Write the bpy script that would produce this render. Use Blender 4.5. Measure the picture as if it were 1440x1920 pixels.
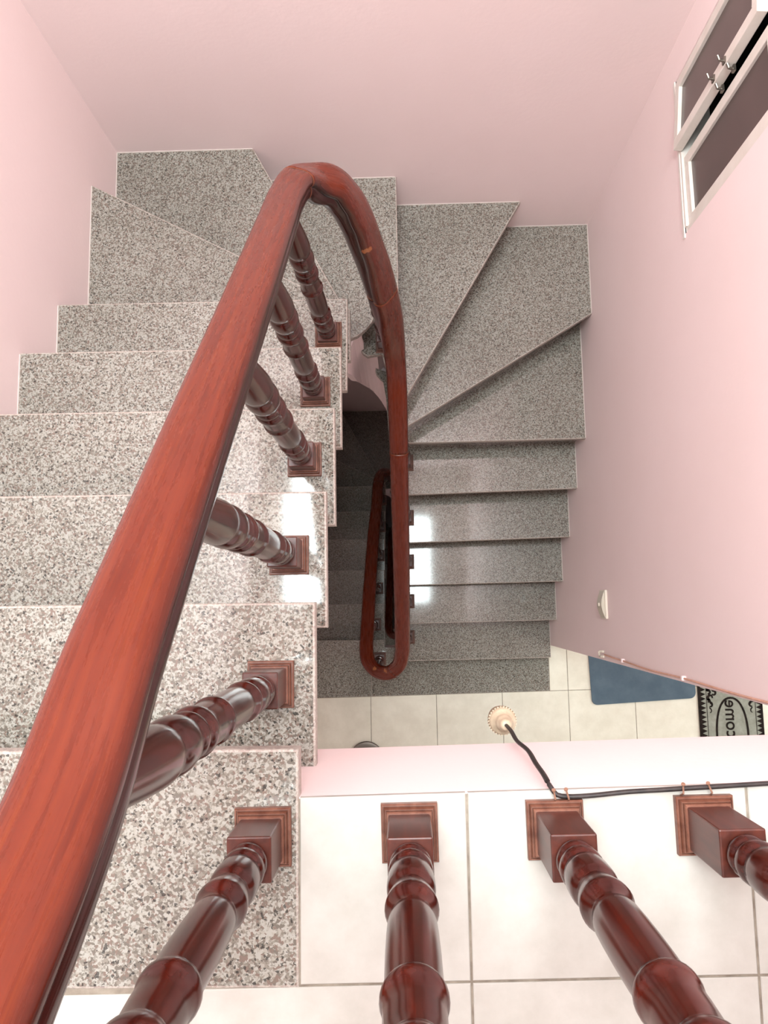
import bpy, bmesh, math, random
from mathutils import Vector, Matrix

# ------------------------------------------------------------------ scene reset
for o in list(bpy.data.objects):
    bpy.data.objects.remove(o, do_unlink=True)
S = bpy.context.scene
COL = S.collection
random.seed(7)

# ------------------------------------------------------------------ camera
R_ = 0.215                       # riser height
STOREY = 17 * R_
cam_d = bpy.data.cameras.new('camera')
cam = bpy.data.objects.new('camera', cam_d)
COL.objects.link(cam)
cam.location = (0.1522, 0.2076, 1.1251)
cam.rotation_mode = 'XYZ'
cam.rotation_euler = (0.118897, 0.024723, -0.016718)
cam_d.sensor_fit = 'HORIZONTAL'
cam_d.sensor_width = 36.0
cam_d.lens = 36.0 * 1452.0 / 1440.0
cam_d.clip_start = 0.02
S.camera = cam

# ------------------------------------------------------------------ world, lights, exposure
W = bpy.data.worlds.new('world'); S.world = W
W.use_nodes = True
bg = W.node_tree.nodes['Background']
bg.inputs[0].default_value = (0.89, 1.0, 0.98, 1)
bg.inputs[1].default_value = 3.0

CEIL = 3.2
def area(name, loc, rot, sx, sy, power, color=(1, 1, 1)):
    l = bpy.data.lights.new(name, 'AREA'); l.shape = 'RECTANGLE'
    l.size = sx; l.size_y = sy; l.energy = power; l.color = color
    o = bpy.data.objects.new(name, l); COL.objects.link(o)
    o.location = loc; o.rotation_euler = rot
    return o
# daylight falling through the roof light over the stairwell
area('skylight_daylight', (-0.06, 0.78, CEIL - 0.02), (0, 0, 0), 1.14, 1.08, 160, (0.87, 0.985, 1.0))

S.view_settings.view_transform = 'Standard'
S.view_settings.look = 'None'
S.view_settings.exposure = 0.0
S.view_settings.gamma = 1.0
S.view_settings.use_curve_mapping = False

# ------------------------------------------------------------------ helpers
def link(name, me, mats, parent=None):
    o = bpy.data.objects.new(name, me)
    COL.objects.link(o)
    if not isinstance(mats, (list, tuple)): mats = [mats]
    if len(me.materials) == 0:
        for m in mats: me.materials.append(m)
    if parent: o.parent = parent
    return o
def bm_obj(name, bm, mats, parent=None, smooth=False):
    me = bpy.data.meshes.new(name)
    bm.normal_update()
    bm.to_mesh(me); bm.free()
    if smooth:
        for p in me.polygons: p.use_smooth = True
    return link(name, me, mats, parent)
def empty(name, loc=(0, 0, 0)):
    o = bpy.data.objects.new(name, None); COL.objects.link(o); o.location = loc
    o.empty_display_size = 0.1
    return o
def tag(o, label, cat, group=None):
    o['label'] = label; o['category'] = cat
    if group: o['group'] = group
    return o
def struct(o, label=None, cat=None):
    o['kind'] = 'structure'
    if label: o['label'] = label
    if cat: o['category'] = cat
    return o
def add_box(bm, x0, x1, y0, y1, z0, z1, mi=0):
    vs = [bm.verts.new(p) for p in ((x0,y0,z0),(x1,y0,z0),(x1,y1,z0),(x0,y1,z0),(x0,y0,z1),(x1,y0,z1),(x1,y1,z1),(x0,y1,z1))]
    fs = [(3,2,1,0),(4,5,6,7),(0,1,5,4),(1,2,6,5),(2,3,7,6),(3,0,4,7)]
    out = []
    for f in fs:
        fa = bm.faces.new([vs[i] for i in f]); fa.material_index = mi; out.append(fa)
    return out
def add_prism(bm, poly, z0, z1, mi_top=0, mi_side=0):
    # poly counter-clockwise list of (x, y)
    ar = sum(poly[i][0]*poly[(i+1) % len(poly)][1] - poly[(i+1) % len(poly)][0]*poly[i][1] for i in range(len(poly)))
    if ar < 0: poly = poly[::-1]
    lo = [bm.verts.new((x, y, z0)) for x, y in poly]
    hi = [bm.verts.new((x, y, z1)) for x, y in poly]
    t = bm.faces.new(hi); t.material_index = mi_top
    b = bm.faces.new(lo[::-1]); b.material_index = mi_side
    n = len(poly)
    for i in range(n):
        f = bm.faces.new((lo[i], lo[(i+1) % n], hi[(i+1) % n], hi[i])); f.material_index = mi_side
    return t
def bevel_top(bm, top, off=0.005, seg=2, mi=1):
    es = list(top.edges)
    r = bmesh.ops.bevel(bm, geom=es, offset=off, offset_type='OFFSET', segments=seg, profile=0.5, affect='EDGES', clamp_overlap=True)
    for f in r['faces']: f.material_index = mi
def box_obj(name, x0, x1, y0, y1, z0, z1, mat, parent=None, bev=0.0):
    bm = bmesh.new(); add_box(bm, x0, x1, y0, y1, z0, z1)
    if bev: bmesh.ops.bevel(bm, geom=list(bm.edges), offset=bev, offset_type='OFFSET', segments=2, profile=0.5, affect='EDGES')
    return bm_obj(name, bm, mat, parent)
def lathe(bm, prof, seg=28, cz=0.0, cx=0.0, cy=0.0):
    rings = []
    for r, z in prof:
        rings.append([bm.verts.new((cx + r*math.cos(2*math.pi*k/seg), cy + r*math.sin(2*math.pi*k/seg), cz + z)) for k in range(seg)])
    for a, b in zip(rings, rings[1:]):
        for k in range(seg):
            bm.faces.new((a[k], a[(k+1) % seg], b[(k+1) % seg], b[k]))
    bm.faces.new(rings[0][::-1]); bm.faces.new(rings[-1])
def catmull(pts, step=0.012):
    P = [Vector(p) for p in pts]
    P = [P[0]*2 - P[1]] + P + [P[-1]*2 - P[-2]]
    out = []
    for i in range(1, len(P)-2):
        p0, p1, p2, p3 = P[i-1:i+3]
        d01 = max((p1-p0).length, 1e-4)**.5; d12 = max((p2-p1).length, 1e-4)**.5; d23 = max((p3-p2).length, 1e-4)**.5
        m1 = (p1-p0)/d01 - (p2-p0)/(d01+d12) + (p2-p1)/d12
        m2 = (p2-p1)/d12 - (p3-p1)/(d12+d23) + (p3-p2)/d23
        m1 *= d12; m2 *= d12
        n = max(2, int((p2-p1).length/step))
        for k in range(n):
            t = k/n
            h00 = 2*t**3-3*t**2+1; h10 = t**3-2*t**2+t; h01 = -2*t**3+3*t**2; h11 = t**3-t**2
            out.append(p1*h00 + m1*h10 + p2*h01 + m2*h11)
    out.append(P[-2].copy())
    return out
def tube(bm, pts, rx, ry=None, seg=8, closed_ends=True):
    ry = ry or rx
    rings = []
    n = len(pts)
    for i, p in enumerate(pts):
        t = (pts[min(i+1, n-1)] - pts[max(i-1, 0)]).normalized()
        ref = Vector((0, 0, 1)) if abs(t.z) < 0.95 else Vector((1, 0, 0))
        a = t.cross(ref).normalized(); b = a.cross(t).normalized()
        rings.append([bm.verts.new(p + a*rx*math.cos(2*math.pi*k/seg) + b*ry*math.sin(2*math.pi*k/seg)) for k in range(seg)])
    for q, w in zip(rings, rings[1:]):
        for k in range(seg):
            bm.faces.new((q[k], q[(k+1) % seg], w[(k+1) % seg], w[k]))
    if closed_ends:
        bm.faces.new(rings[0][::-1]); bm.faces.new(rings[-1])

# ------------------------------------------------------------------ materials
def srgb(r, g, b):
    f = lambda c: (c/255/12.92) if c/255 <= 0.04045 else ((c/255+0.055)/1.055)**2.4
    return (f(r), f(g), f(b), 1)
def new_mat(name):
    m = bpy.data.materials.new(name); m.use_nodes = True
    nt = m.node_tree
    return m, nt, nt.nodes['Principled BSDF']
def N(nt, t, **kw):
    n = nt.nodes.new(t)
    for k, v in kw.items(): setattr(n, k, v)
    return n
def ramp(nt, stops, interp='LINEAR'):
    n = nt.nodes.new('ShaderNodeValToRGB'); cr = n.color_ramp; cr.interpolation = interp
    while len(cr.elements) > 1: cr.elements.remove(cr.elements[-1])
    cr.elements[0].position = stops[0][0]; cr.elements[0].color = stops[0][1]
    for p, c in stops[1:]:
        e = cr.elements.new(p); e.color = c
    return n
def mix(nt, fac, a, b, mode='MIX'):
    n = nt.nodes.new('ShaderNodeMix'); n.data_type = 'RGBA'; n.blend_type = mode
    for sock, v in ((n.inputs[0], fac), (n.inputs[6], a), (n.inputs[7], b)):
        if hasattr(v, 'is_linked'): nt.links.new(v, sock)
        else: sock.default_value = v
    return n.outputs[2]
def noise(nt, vec, scale, detail=2.0, rough=0.5):
    n = nt.nodes.new('ShaderNodeTexNoise'); n.inputs['Scale'].default_value = scale
    n.inputs['Detail'].default_value = detail; n.inputs['Roughness'].default_value = rough
    nt.links.new(vec, n.inputs['Vector']); return n.outputs[0]
def pos(nt):
    return nt.nodes.new('ShaderNodeNewGeometry').outputs['Position']
def plain(name, col, rough=0.5, metal=0.0, spec=0.5):
    m, nt, b = new_mat(name)
    b.inputs['Base Color'].default_value = col
    b.inputs['Roughness'].default_value = rough
    b.inputs['Metallic'].default_value = metal
    b.inputs['Specular IOR Level'].default_value = spec
    return m
def varied(name, c0, c1, scale, rough=0.5, spec=0.5, bump=0.0, metal=0.0):
    m, nt, b = new_mat(name)
    p = pos(nt); nz = noise(nt, p, scale, 4.0, 0.6)
    r = ramp(nt, [(0.3, c0), (0.7, c1)]); nt.links.new(nz, r.inputs[0])
    nt.links.new(r.outputs[0], b.inputs['Base Color'])
    b.inputs['Roughness'].default_value = rough; b.inputs['Metallic'].default_value = metal
    b.inputs['Specular IOR Level'].default_value = spec
    if bump:
        bp_ = N(nt, 'ShaderNodeBump'); bp_.inputs['Strength'].default_value = bump; bp_.inputs['Distance'].default_value = 0.004
        nt.links.new(noise(nt, p, scale*6, 3.0), bp_.inputs['Height']); nt.links.new(bp_.outputs[0], b.inputs['Normal'])
    return m

def wall_mat():
    m, nt, b = new_mat('pink_plaster')
    p = pos(nt)
    n1 = noise(nt, p, 1.6, 4.0, 0.6)
    r1 = ramp(nt, [(0.3, srgb(248, 227, 225)), (0.7, srgb(251, 231, 230))]); nt.links.new(n1, r1.inputs[0])
    # faint scuffs and rubbed patches
    n2 = noise(nt, p, 5.0, 6.0, 0.7)
    r2 = ramp(nt, [(0.66, (0, 0, 0, 1)), (0.78, (0.35, 0.35, 0.35, 1))]); nt.links.new(n2, r2.inputs[0])
    c = mix(nt, r2.outputs[0], r1.outputs[0], srgb(240, 219, 214))
    n3 = noise(nt, p, 38.0, 3.0, 0.6)
    r3 = ramp(nt, [(0.76, (0, 0, 0, 1)), (0.80, (0.5, 0.5, 0.5, 1))]); nt.links.new(n3, r3.inputs[0])
    c = mix(nt, r3.outputs[0], c, srgb(228, 206, 199))
    nt.links.new(c, b.inputs['Base Color'])
    b.inputs['Roughness'].default_value = 0.62
    b.inputs['Specular IOR Level'].default_value = 0.3
    bp_ = N(nt, 'ShaderNodeBump'); bp_.inputs['Strength'].default_value = 0.12; bp_.inputs['Distance'].default_value = 0.004
    nt.links.new(noise(nt, p, 60.0, 3.0), bp_.inputs['Height']); nt.links.new(bp_.outputs[0], b.inputs['Normal'])
    return m
def granite_mat(name, rough, pale=0.0):
    m, nt, b = new_mat(name)
    p = pos(nt)
    # warp
    def vor(scale, off):
        mp = N(nt, 'ShaderNodeVectorMath', operation='ADD'); mp.inputs[1].default_value = off
        nt.links.new(p, mp.inputs[0])
        nzv = N(nt, 'ShaderNodeTexNoise'); nzv.inputs['Scale'].default_value = scale*0.9; nzv.inputs['Detail'].default_value = 2
        nt.links.new(mp.outputs[0], nzv.inputs['Vector'])
        sc = N(nt, 'ShaderNodeVectorMath', operation='SCALE'); sc.inputs['Scale'].default_value = 1.3/scale
        nt.links.new(nzv.outputs[1], sc.inputs[0])
        ad = N(nt, 'ShaderNodeVectorMath', operation='ADD'); nt.links.new(mp.outputs[0], ad.inputs[0]); nt.links.new(sc.outputs[0], ad.inputs[1])
        v = N(nt, 'ShaderNodeTexVoronoi'); v.inputs['Scale'].default_value = scale
        nt.links.new(ad.outputs[0], v.inputs['Vector'])
        sp = N(nt, 'ShaderNodeSeparateColor'); nt.links.new(v.outputs['Color'], sp.inputs[0])
        return sp.outputs[0]
    a = vor(260, (0, 0, 0))
    ra = ramp(nt, [(0.0, srgb(236, 233, 224)), (0.36, srgb(226, 221, 210)), (0.54, srgb(196, 187, 176)), (0.68, srgb(176, 154, 143)), (0.84, srgb(158, 150, 140))], 'CONSTANT')
    nt.links.new(a, ra.inputs[0])
    c2 = vor(370, (3.1, 1.7, 0.4))
    rb = ramp(nt, [(0.0, (0, 0, 0, 1)), (0.72, (0.6, 0.6, 0.6, 1))], 'CONSTANT'); nt.links.new(c2, rb.inputs[0])
    col = mix(nt, rb.outputs[0], ra.outputs[0], srgb(160, 152, 140))
    c3 = vor(290, (7.3, 4.4, 2.2))
    rc = ramp(nt, [(0.0, (0, 0, 0, 1)), (0.93, (0.8, 0.8, 0.8, 1))], 'CONSTANT'); nt.links.new(c3, rc.inputs[0])
    col = mix(nt, rc.outputs[0], col, srgb(62, 62, 60))
    # slow drift of tone from slab to slab
    n = noise(nt, p, 2.5, 2.0)
    rn = ramp(nt, [(0.3, srgb(164, 164, 161)), (0.7, srgb(180, 180, 178))]); nt.links.new(n, rn.inputs[0])
    col = mix(nt, 1.0, col, rn.outputs[0], 'MULTIPLY')
    if pale: col = mix(nt, pale, col, srgb(222, 204, 194))
    nt.links.new(col, b.inputs['Base Color'])
    b.inputs['Roughness'].default_value = rough
    b.inputs['Specular IOR Level'].default_value = 0.55
    return m
def tile_mat(name, c0, c1, rough):
    m, nt, b = new_mat(name)
    p = pos(nt)
    n1 = noise(nt, p, 9.0, 6.0, 0.65)
    r1 = ramp(nt, [(0.35, c0), (0.65, c1)]); nt.links.new(n1, r1.inputs[0])
    n2 = noise(nt, p, 55.0, 5.0, 0.7)
    r2 = ramp(nt, [(0.70, (0, 0, 0, 1)), (0.80, (0.25, 0.25, 0.25, 1))]); nt.links.new(n2, r2.inputs[0])
    c = mix(nt, r2.outputs[0], r1.outputs[0], srgb(196, 188, 174))
    nt.links.new(c, b.inputs['Base Color'])
    b.inputs['Roughness'].default_value = rough; b.inputs['Specular IOR Level'].default_value = 0.4
    return m
CHIPS = [((0.0788, 1.1181, -0.7829), 0.021), ((0.0029, -0.1094, -2.8463), 0.017), ((0.0553, -0.118, -2.790), 0.020)]
def rail_mat():
    m, nt, b = new_mat('varnished_handrail')
    uv = N(nt, 'ShaderNodeUVMap'); uv.uv_map = 'UVMap'
    mp = N(nt, 'ShaderNodeMapping'); mp.inputs['Scale'].default_value = (4.0, 60.0, 1.0)
    nt.links.new(uv.outputs[0], mp.inputs[0])
    g = noise(nt, mp.outputs[0], 1.0, 5.0, 0.6)
    r = ramp(nt, [(0.25, srgb(70, 20, 8)), (0.48, srgb(86, 27, 10)), (0.62, srgb(98, 36, 12)), (0.80, srgb(114, 50, 14))]); nt.links.new(g, r.inputs[0])
    mp2 = N(nt, 'ShaderNodeMapping'); mp2.inputs['Scale'].default_value = (9.0, 30.0, 1.0); mp2.inputs['Location'].default_value = (4.0, 2.0, 0)
    nt.links.new(uv.outputs[0], mp2.inputs[0])
    g2 = noise(nt, mp2.outputs[0], 1.0, 8.0, 0.7)
    # rubbed varnish on the grip face (v near 0.5 is the top)
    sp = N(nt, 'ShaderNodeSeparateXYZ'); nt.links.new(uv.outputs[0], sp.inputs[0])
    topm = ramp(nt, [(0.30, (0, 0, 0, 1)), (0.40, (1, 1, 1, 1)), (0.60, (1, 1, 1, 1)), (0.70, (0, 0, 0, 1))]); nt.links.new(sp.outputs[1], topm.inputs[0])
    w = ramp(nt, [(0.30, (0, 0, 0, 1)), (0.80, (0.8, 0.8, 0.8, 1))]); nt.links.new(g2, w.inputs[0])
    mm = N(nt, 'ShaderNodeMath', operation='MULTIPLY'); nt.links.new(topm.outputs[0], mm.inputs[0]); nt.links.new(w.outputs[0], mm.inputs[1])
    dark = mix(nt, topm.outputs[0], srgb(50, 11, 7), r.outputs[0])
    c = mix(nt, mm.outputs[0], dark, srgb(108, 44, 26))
    # knocked-off varnish showing raw timber
    p = pos(nt)
    nn = noise(nt, p, 90.0, 3.0, 0.6)
    for ct, rad in CHIPS:
        d = N(nt, 'ShaderNodeVectorMath', operation='DISTANCE'); d.inputs[1].default_value = ct
        nt.links.new(p, d.inputs[0])
        ad = N(nt, 'ShaderNodeMath', operation='MULTIPLY_ADD'); ad.inputs[1].default_value = rad*1.7; nt.links.new(nn, ad.inputs[0]); nt.links.new(d.outputs['Value'], ad.inputs[2])
        lt = N(nt, 'ShaderNodeMath', operation='LESS_THAN'); lt.inputs[1].default_value = rad*1.45; nt.links.new(ad.outputs[0], lt.inputs[0])
        c = mix(nt, lt.outputs[0], c, srgb(160, 96, 56))
    nt.links.new(c, b.inputs['Base Color'])
    rr = N(nt, 'ShaderNodeMath', operation='MULTIPLY_ADD'); rr.inputs[1].default_value = 0.25; rr.inputs[2].default_value = 0.2
    nt.links.new(mm.outputs[0], rr.inputs[0]); nt.links.new(rr.outputs[0], b.inputs['Roughness'])
    b.inputs['Specular IOR Level'].default_value = 0.32
    return m
def baluster_mat(name, c0, c1, rough, coat):
    m, nt, b = new_mat(name)
    p = pos(nt)
    mp = N(nt, 'ShaderNodeMapping'); mp.inputs['Scale'].default_value = (60.0, 60.0, 9.0); nt.links.new(p, mp.inputs[0])
    g = noise(nt, mp.outputs[0], 1.0, 4.0, 0.6)
    r = ramp(nt, [(0.3, c0), (0.7, c1)]); nt.links.new(g, r.inputs[0])
    nt.links.new(r.outputs[0], b.inputs['Base Color'])
    b.inputs['Roughness'].default_value = rough
    b.inputs['Coat Weight'].default_value = coat; b.inputs['Coat Roughness'].default_value = 0.18
    return m

M = {}
M['wall'] = wall_mat()
M['granite'] = granite_mat('speckled_granite', 0.07)
M['granite_edge'] = granite_mat('sawn_granite_edge', 0.5, 0.35)
M['tile'] = tile_mat('cream_floor_tile', srgb(182, 178, 170), srgb(196, 193, 186), 0.25)
M['tile_low'] = tile_mat('ivory_floor_tile', srgb(222, 215, 198), srgb(234, 228, 212), 0.28)
M['grout'] = varied('floor_grout', srgb(120, 108, 96), srgb(158, 148, 134), 40, 0.9)
M['caulk'] = varied('white_caulk', srgb(226, 216, 208), srgb(240, 232, 226), 60, 0.7)
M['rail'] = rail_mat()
M['seam'] = plain('open_glue_joint', srgb(150, 88, 56), 0.7)
M['baluster'] = baluster_mat('mahogany_varnish', srgb(46, 12, 8), srgb(76, 24, 13), 0.2, 0.0)
M['block'] = baluster_mat('dark_mahogany_block', srgb(60, 24, 16), srgb(88, 40, 28), 0.34, 0.0)
M['plate'] = baluster_mat('worn_mahogany_moulding', srgb(92, 50, 35), srgb(130, 86, 68), 0.45, 0.0)
M['alu'] = varied('white_painted_window', srgb(226, 218, 208), srgb(236, 230, 222), 14, 0.4)
M['steel'] = plain('dull_steel', srgb(130, 124, 116), 0.35, 0.9)
M['dark'] = plain('gap_shade', srgb(30, 26, 24), 0.8)
M['plastic'] = plain('ivory_plastic', srgb(232, 222, 206), 0.4)
M['switch_face'] = plain('grey_beige_plastic', srgb(206, 197, 180), 0.4)
M['cable'] = varied('black_cable', srgb(30, 28, 28), srgb(54, 46, 44), 80, 0.45)
M['nail'] = varied('rusty_nail', srgb(120, 84, 66), srgb(150, 112, 92), 200, 0.6)
M['ceramic'] = varied('aged_ivory_lampholder', srgb(188, 168, 142), srgb(210, 192, 166), 60, 0.5)
M['painted_cable'] = varied('paint_smeared_cable', srgb(206, 156, 130), srgb(226, 178, 160), 50, 0.6)
M['ceiling'] = varied('white_ceiling', srgb(232, 226, 220), srgb(240, 236, 232), 3, 0.8)
def glass_mat():
    m, nt, b = new_mat('smoked_window_glass')
    n = noise(nt, pos(nt), 3.0, 3.0)
    r = ramp(nt, [(0.3, srgb(74, 62, 58)), (0.7, srgb(92, 76, 72))]); nt.links.new(n, r.inputs[0])
    nt.links.new(r.outputs[0], b.inputs['Base Color'])
    b.inputs['Roughness'].default_value = 0.3; b.inputs['Specular IOR Level'].default_value = 0.5
    return m
M['glass'] = glass_mat()

# ------------------------------------------------------------------ the shell of the stairwell
XL, XR, YB, YE = -0.862, 1.0, 1.865, -0.041
ZB = -2*STOREY - 2.2
# left wall, back wall
wl = struct(box_obj('wall_left', XL-0.12, XL, -2.6, YB+0.12, ZB, CEIL, M['wall']))
wb = struct(box_obj('wall_back', XL, XR, YB, YB+0.12, ZB, CEIL, M['wall']))
# right wall with the window opening
WY0, WY1, WZ0, WZ1 = 1.272, 1.752, -1.052, -0.470
bm = bmesh.new()
add_box(bm, XR, XR+0.12, YE, WY0, ZB, CEIL)
add_box(bm, XR, XR+0.12, WY1, YB+0.12, ZB, CEIL)
add_box(bm, XR, XR+0.12, WY0, WY1, ZB, WZ0)
add_box(bm, XR, XR+0.12, WY0, WY1, WZ1, CEIL)
wr = struct(bm_obj('wall_right', bm, M['wall']))
# hall walls out of view, invented with their doorways to control the daylight
struct(box_obj('wall_added_front_lower', XL, 3.4, -2.32, -2.2, ZB, -0.2, M['wall']))
bm = bmesh.new()
add_box(bm, 3.4, 3.52, -2.32, -1.90, -STOREY-0.2, -0.2); add_box(bm, 3.4, 3.52, 0.90, 1.2, -STOREY-0.2, -0.2); add_box(bm, 3.4, 3.52, -1.90, 0.90, -STOREY+2.7, -0.2); add_box(bm, 3.4, 3.52, -2.32, -1.3, ZB, -STOREY-0.2); add_box(bm, 3.4, 3.52, 0.2, 1.2, ZB, -STOREY-0.2); add_box(bm, 3.4, 3.52, -1.3, 0.2, -2*STOREY+2.3, -STOREY-0.2); add_box(bm, 3.4, 3.52, -1.3, 0.2, ZB, -2*STOREY)
struct(bm_obj('wall_added_side_lower', bm, M['wall']))
struct(box_obj('wall_added_room_lower', XR+0.12, 3.52, 1.2, 1.32, ZB, -0.2, M['wall']))
bm = bmesh.new()
add_box(bm, XL, 3.0, -2.72, -2.6, -0.2, CEIL)
struct(bm_obj('wall_added_front_upper', bm, M['wall']))
struct(box_obj('wall_added_side_upper', 3.0, 3.12, -2.72, YE+0.12, -0.2, CEIL, M['wall']))
struct(box_obj('wall_added_room_upper', XR+0.12, 3.0, YE, YE+0.12, 0.0, CEIL, M['wall']))
# closed bottom of the shaft
struct(box_obj('floor', XL, 3.5, -2.3, YB, ZB-0.1, ZB, M['wall']), 'pink floor at the very bottom of the stair shaft', 'floor')
# ceiling out of view, invented to frame the roof-light opening
SX0, SX1, SY0, SY1 = -0.67, 0.55, 0.20, 1.36
bm = bmesh.new()
add_box(bm, XL-0.12, SX0, -2.6, YB+0.12, CEIL, CEIL+0.12)
add_box(bm, SX1, 3.0, -2.6, YB+0.12, CEIL, CEIL+0.12)
add_box(bm, SX0, SX1, -2.6, SY0, CEIL, CEIL+0.12)
add_box(bm, SX0, SX1, SY1, YB+0.12, CEIL, CEIL+0.12)
ce = struct(bm_obj('ceiling', bm, M['ceiling']))
# ------------------------------------------------------------------ upper landing floor: slab, granite pad, tiles, pink edge beam
def edge_y(x): return -0.060 + 0.019*x
fl = empty('floor', (0, -1.3, 0)); struct(fl, 'upper landing floor of cream tiles beside a granite pad', 'floor')
def child_of(o, parent):
    o.parent = parent; o.matrix_parent_inverse = Matrix.Translation(-parent.location)
    return o
bm = bmesh.new()
add_prism(bm, [(XL, -2.6), (3.0, -2.6), (3.0, edge_y(1.2)-0.002), (1.0, edge_y(1.0)-0.002), (0.0, edge_y(0)-0.002), (XL, edge_y(0)-0.002)], -0.20, -0.0025)
child_of(bm_obj('grout_bed', bm, M['grout']), fl)
bm = bmesh.new()
add_prism(bm, [(XL, -0.30), (3.0, -0.30), (3.0, edge_y(1.2)), (1.0, edge_y(1.0)), (0.001, edge_y(0)), (XL, edge_y(0))], -0.372, -0.004)
beam = struct(bm_obj('trim_1', bm, M['wall']))
def tile(poly, z, mat, parent, th=0.010, name='tile'):
    bm = bmesh.new(); t = add_prism(bm, poly, z-th, z)
    bevel_top(bm, t, 0.0012, 1, 0)
    return child_of(bm_obj(name, bm, mat, parent), parent)
TX0, TT, TY = 0.2355, 0.3878, -0.305
gap = 0.0017
sk = 0.016   # the landing grid is turned by about one degree
def lp(x, y): return (x, y + sk*(x-0.2))
xs = [0.0] + [TX0 + TT*k for k in range(0, 4)]
for a, b_ in zip(xs, xs[1:]):
    tile([lp(a+gap, TY+gap), lp(b_-gap, TY+gap), (b_-gap, edge_y(b_-gap)), (a+gap, edge_y(a+gap))], 0.0, M['tile'], fl)
xs2 = [XL] + [TX0 + TT*k for k in range(-2, 4)]
for row in range(2):
    y1 = TY - TT*row; y0 = y1 - TT
    for a, b_ in zip(xs2, xs2[1:]):
        yy = (lambda x, y: (x, y + sk*(x-0.2)))
        tile([yy(a+gap, y0+gap), yy(b_-gap, y0+gap), yy(b_-gap, y1-gap-(0.004 if b_ < 0.1 else 0)), yy(a+gap, y1-gap-(0.004 if b_ < 0.1 else 0))], 0.0, M['tile'], fl)

# ------------------------------------------------------------------ staircases
TH = 0.028
NOSE_L = {0: 0.007, 1: 0.214, 2: 0.439, 3: 0.668, 4: 0.890, 5: 1.111}
BACK_L = {0: -0.311, 1: -0.065, 2: 0.164, 3: 0.391, 4: 0.617, 5: 0.831}
NOSE_R = {11: (0.941, 0.946), 12: (0.731, 0.748), 13: (0.515, 0.532), 14: (0.307, 0.315), 15: (0.100, 0.108), 16: (-0.120, -0.111)}
def tread_polys(xi):
    P = {}
    for i in range(0, 6):
        P[i] = [(XL, BACK_L[i]), (xi, BACK_L[i]), (xi + (0.005 if i == 5 else 0), NOSE_L[i]), (XL, NOSE_L[i]+0.004)]
    P[6] = [(XL, 1.02), (xi-0.002, 0.99), (xi-0.002, 1.163), (XL, 1.617)]
    P[7] = [(XL, 1.50), (-0.08, 1.10), (-0.02, 1.22), (-0.361, YB), (XL, YB)]
    P[8] = [(-0.42, YB), (-0.10, 1.22), (-0.06, 1.203), (-0.033, 1.213), (-0.002, 1.226), (0.03, 1.252), (0.052, 1.277), (0.063, 1.298), (0.070, 1.325), (0.157, 1.325), (0.157, YB)]
    P[9] = [(0.08, YB), (0.08, 1.38), (-0.002, 1.30), (-0.006, 1.278), (-0.004, 1.246), (0.006, 1.230), (0.026, 1.215), (0.055, 1.220), (0.088, 1.226), (0.11, 1.12), (0.140, 0.972), (0.673, YB)]
    P[10] = [(0.57, YB), (0.16, 1.19), (0.052, 1.234), (0.050, 1.220), (0.055, 1.205), (0.070, 1.187), (0.088, 1.170), (0.103, 1.05), (0.118, 0.930), (XR, 1.455), (XR, YB)]
    P[11] = [(XR, 1.53), (0.30, 1.12), (0.094, 1.18), (0.092, 1.15), (0.103, 0.941), (XR, 0.946)]
    for i in range(12, 17):
        a, b = NOSE_R[i]
        P[i] = [(0.104, a+0.27), (0.104, a), (XR, b), (XR, b+0.27)]
    return P
def nose_segments(xi):
    Sg = {i: ((XL, NOSE_L[i]-0.05), (xi-0.05, NOSE_L[i]-0.05)) for i in range(0, 6)}
    Sg[6] = ((XL, 1.590), (-0.07, 1.175))
    Sg[7] = ((-0.385, YB), (-0.065, 1.255))
    Sg[8] = ((0.132, YB), (0.132, 1.335))
    Sg[9] = ((0.632, YB), (0.140, 1.025))
    Sg[10] = ((XR, 1.496), (0.14, 0.980))
    for i in range(11, 17):
        a, b = NOSE_R[i]; Sg[i] = ((0.13, a+0.04), (XR, b+0.04))
    return Sg
def tread_obj(poly, z, parent):
    bm = bmesh.new(); t = add_prism(bm, poly, z-TH, z, 0, 1)
    bevel_top(bm, t, 0.004, 2, 1)
    return child_of(bm_obj('tread', bm, [M['granite'], M['granite_edge']]), parent)
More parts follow.
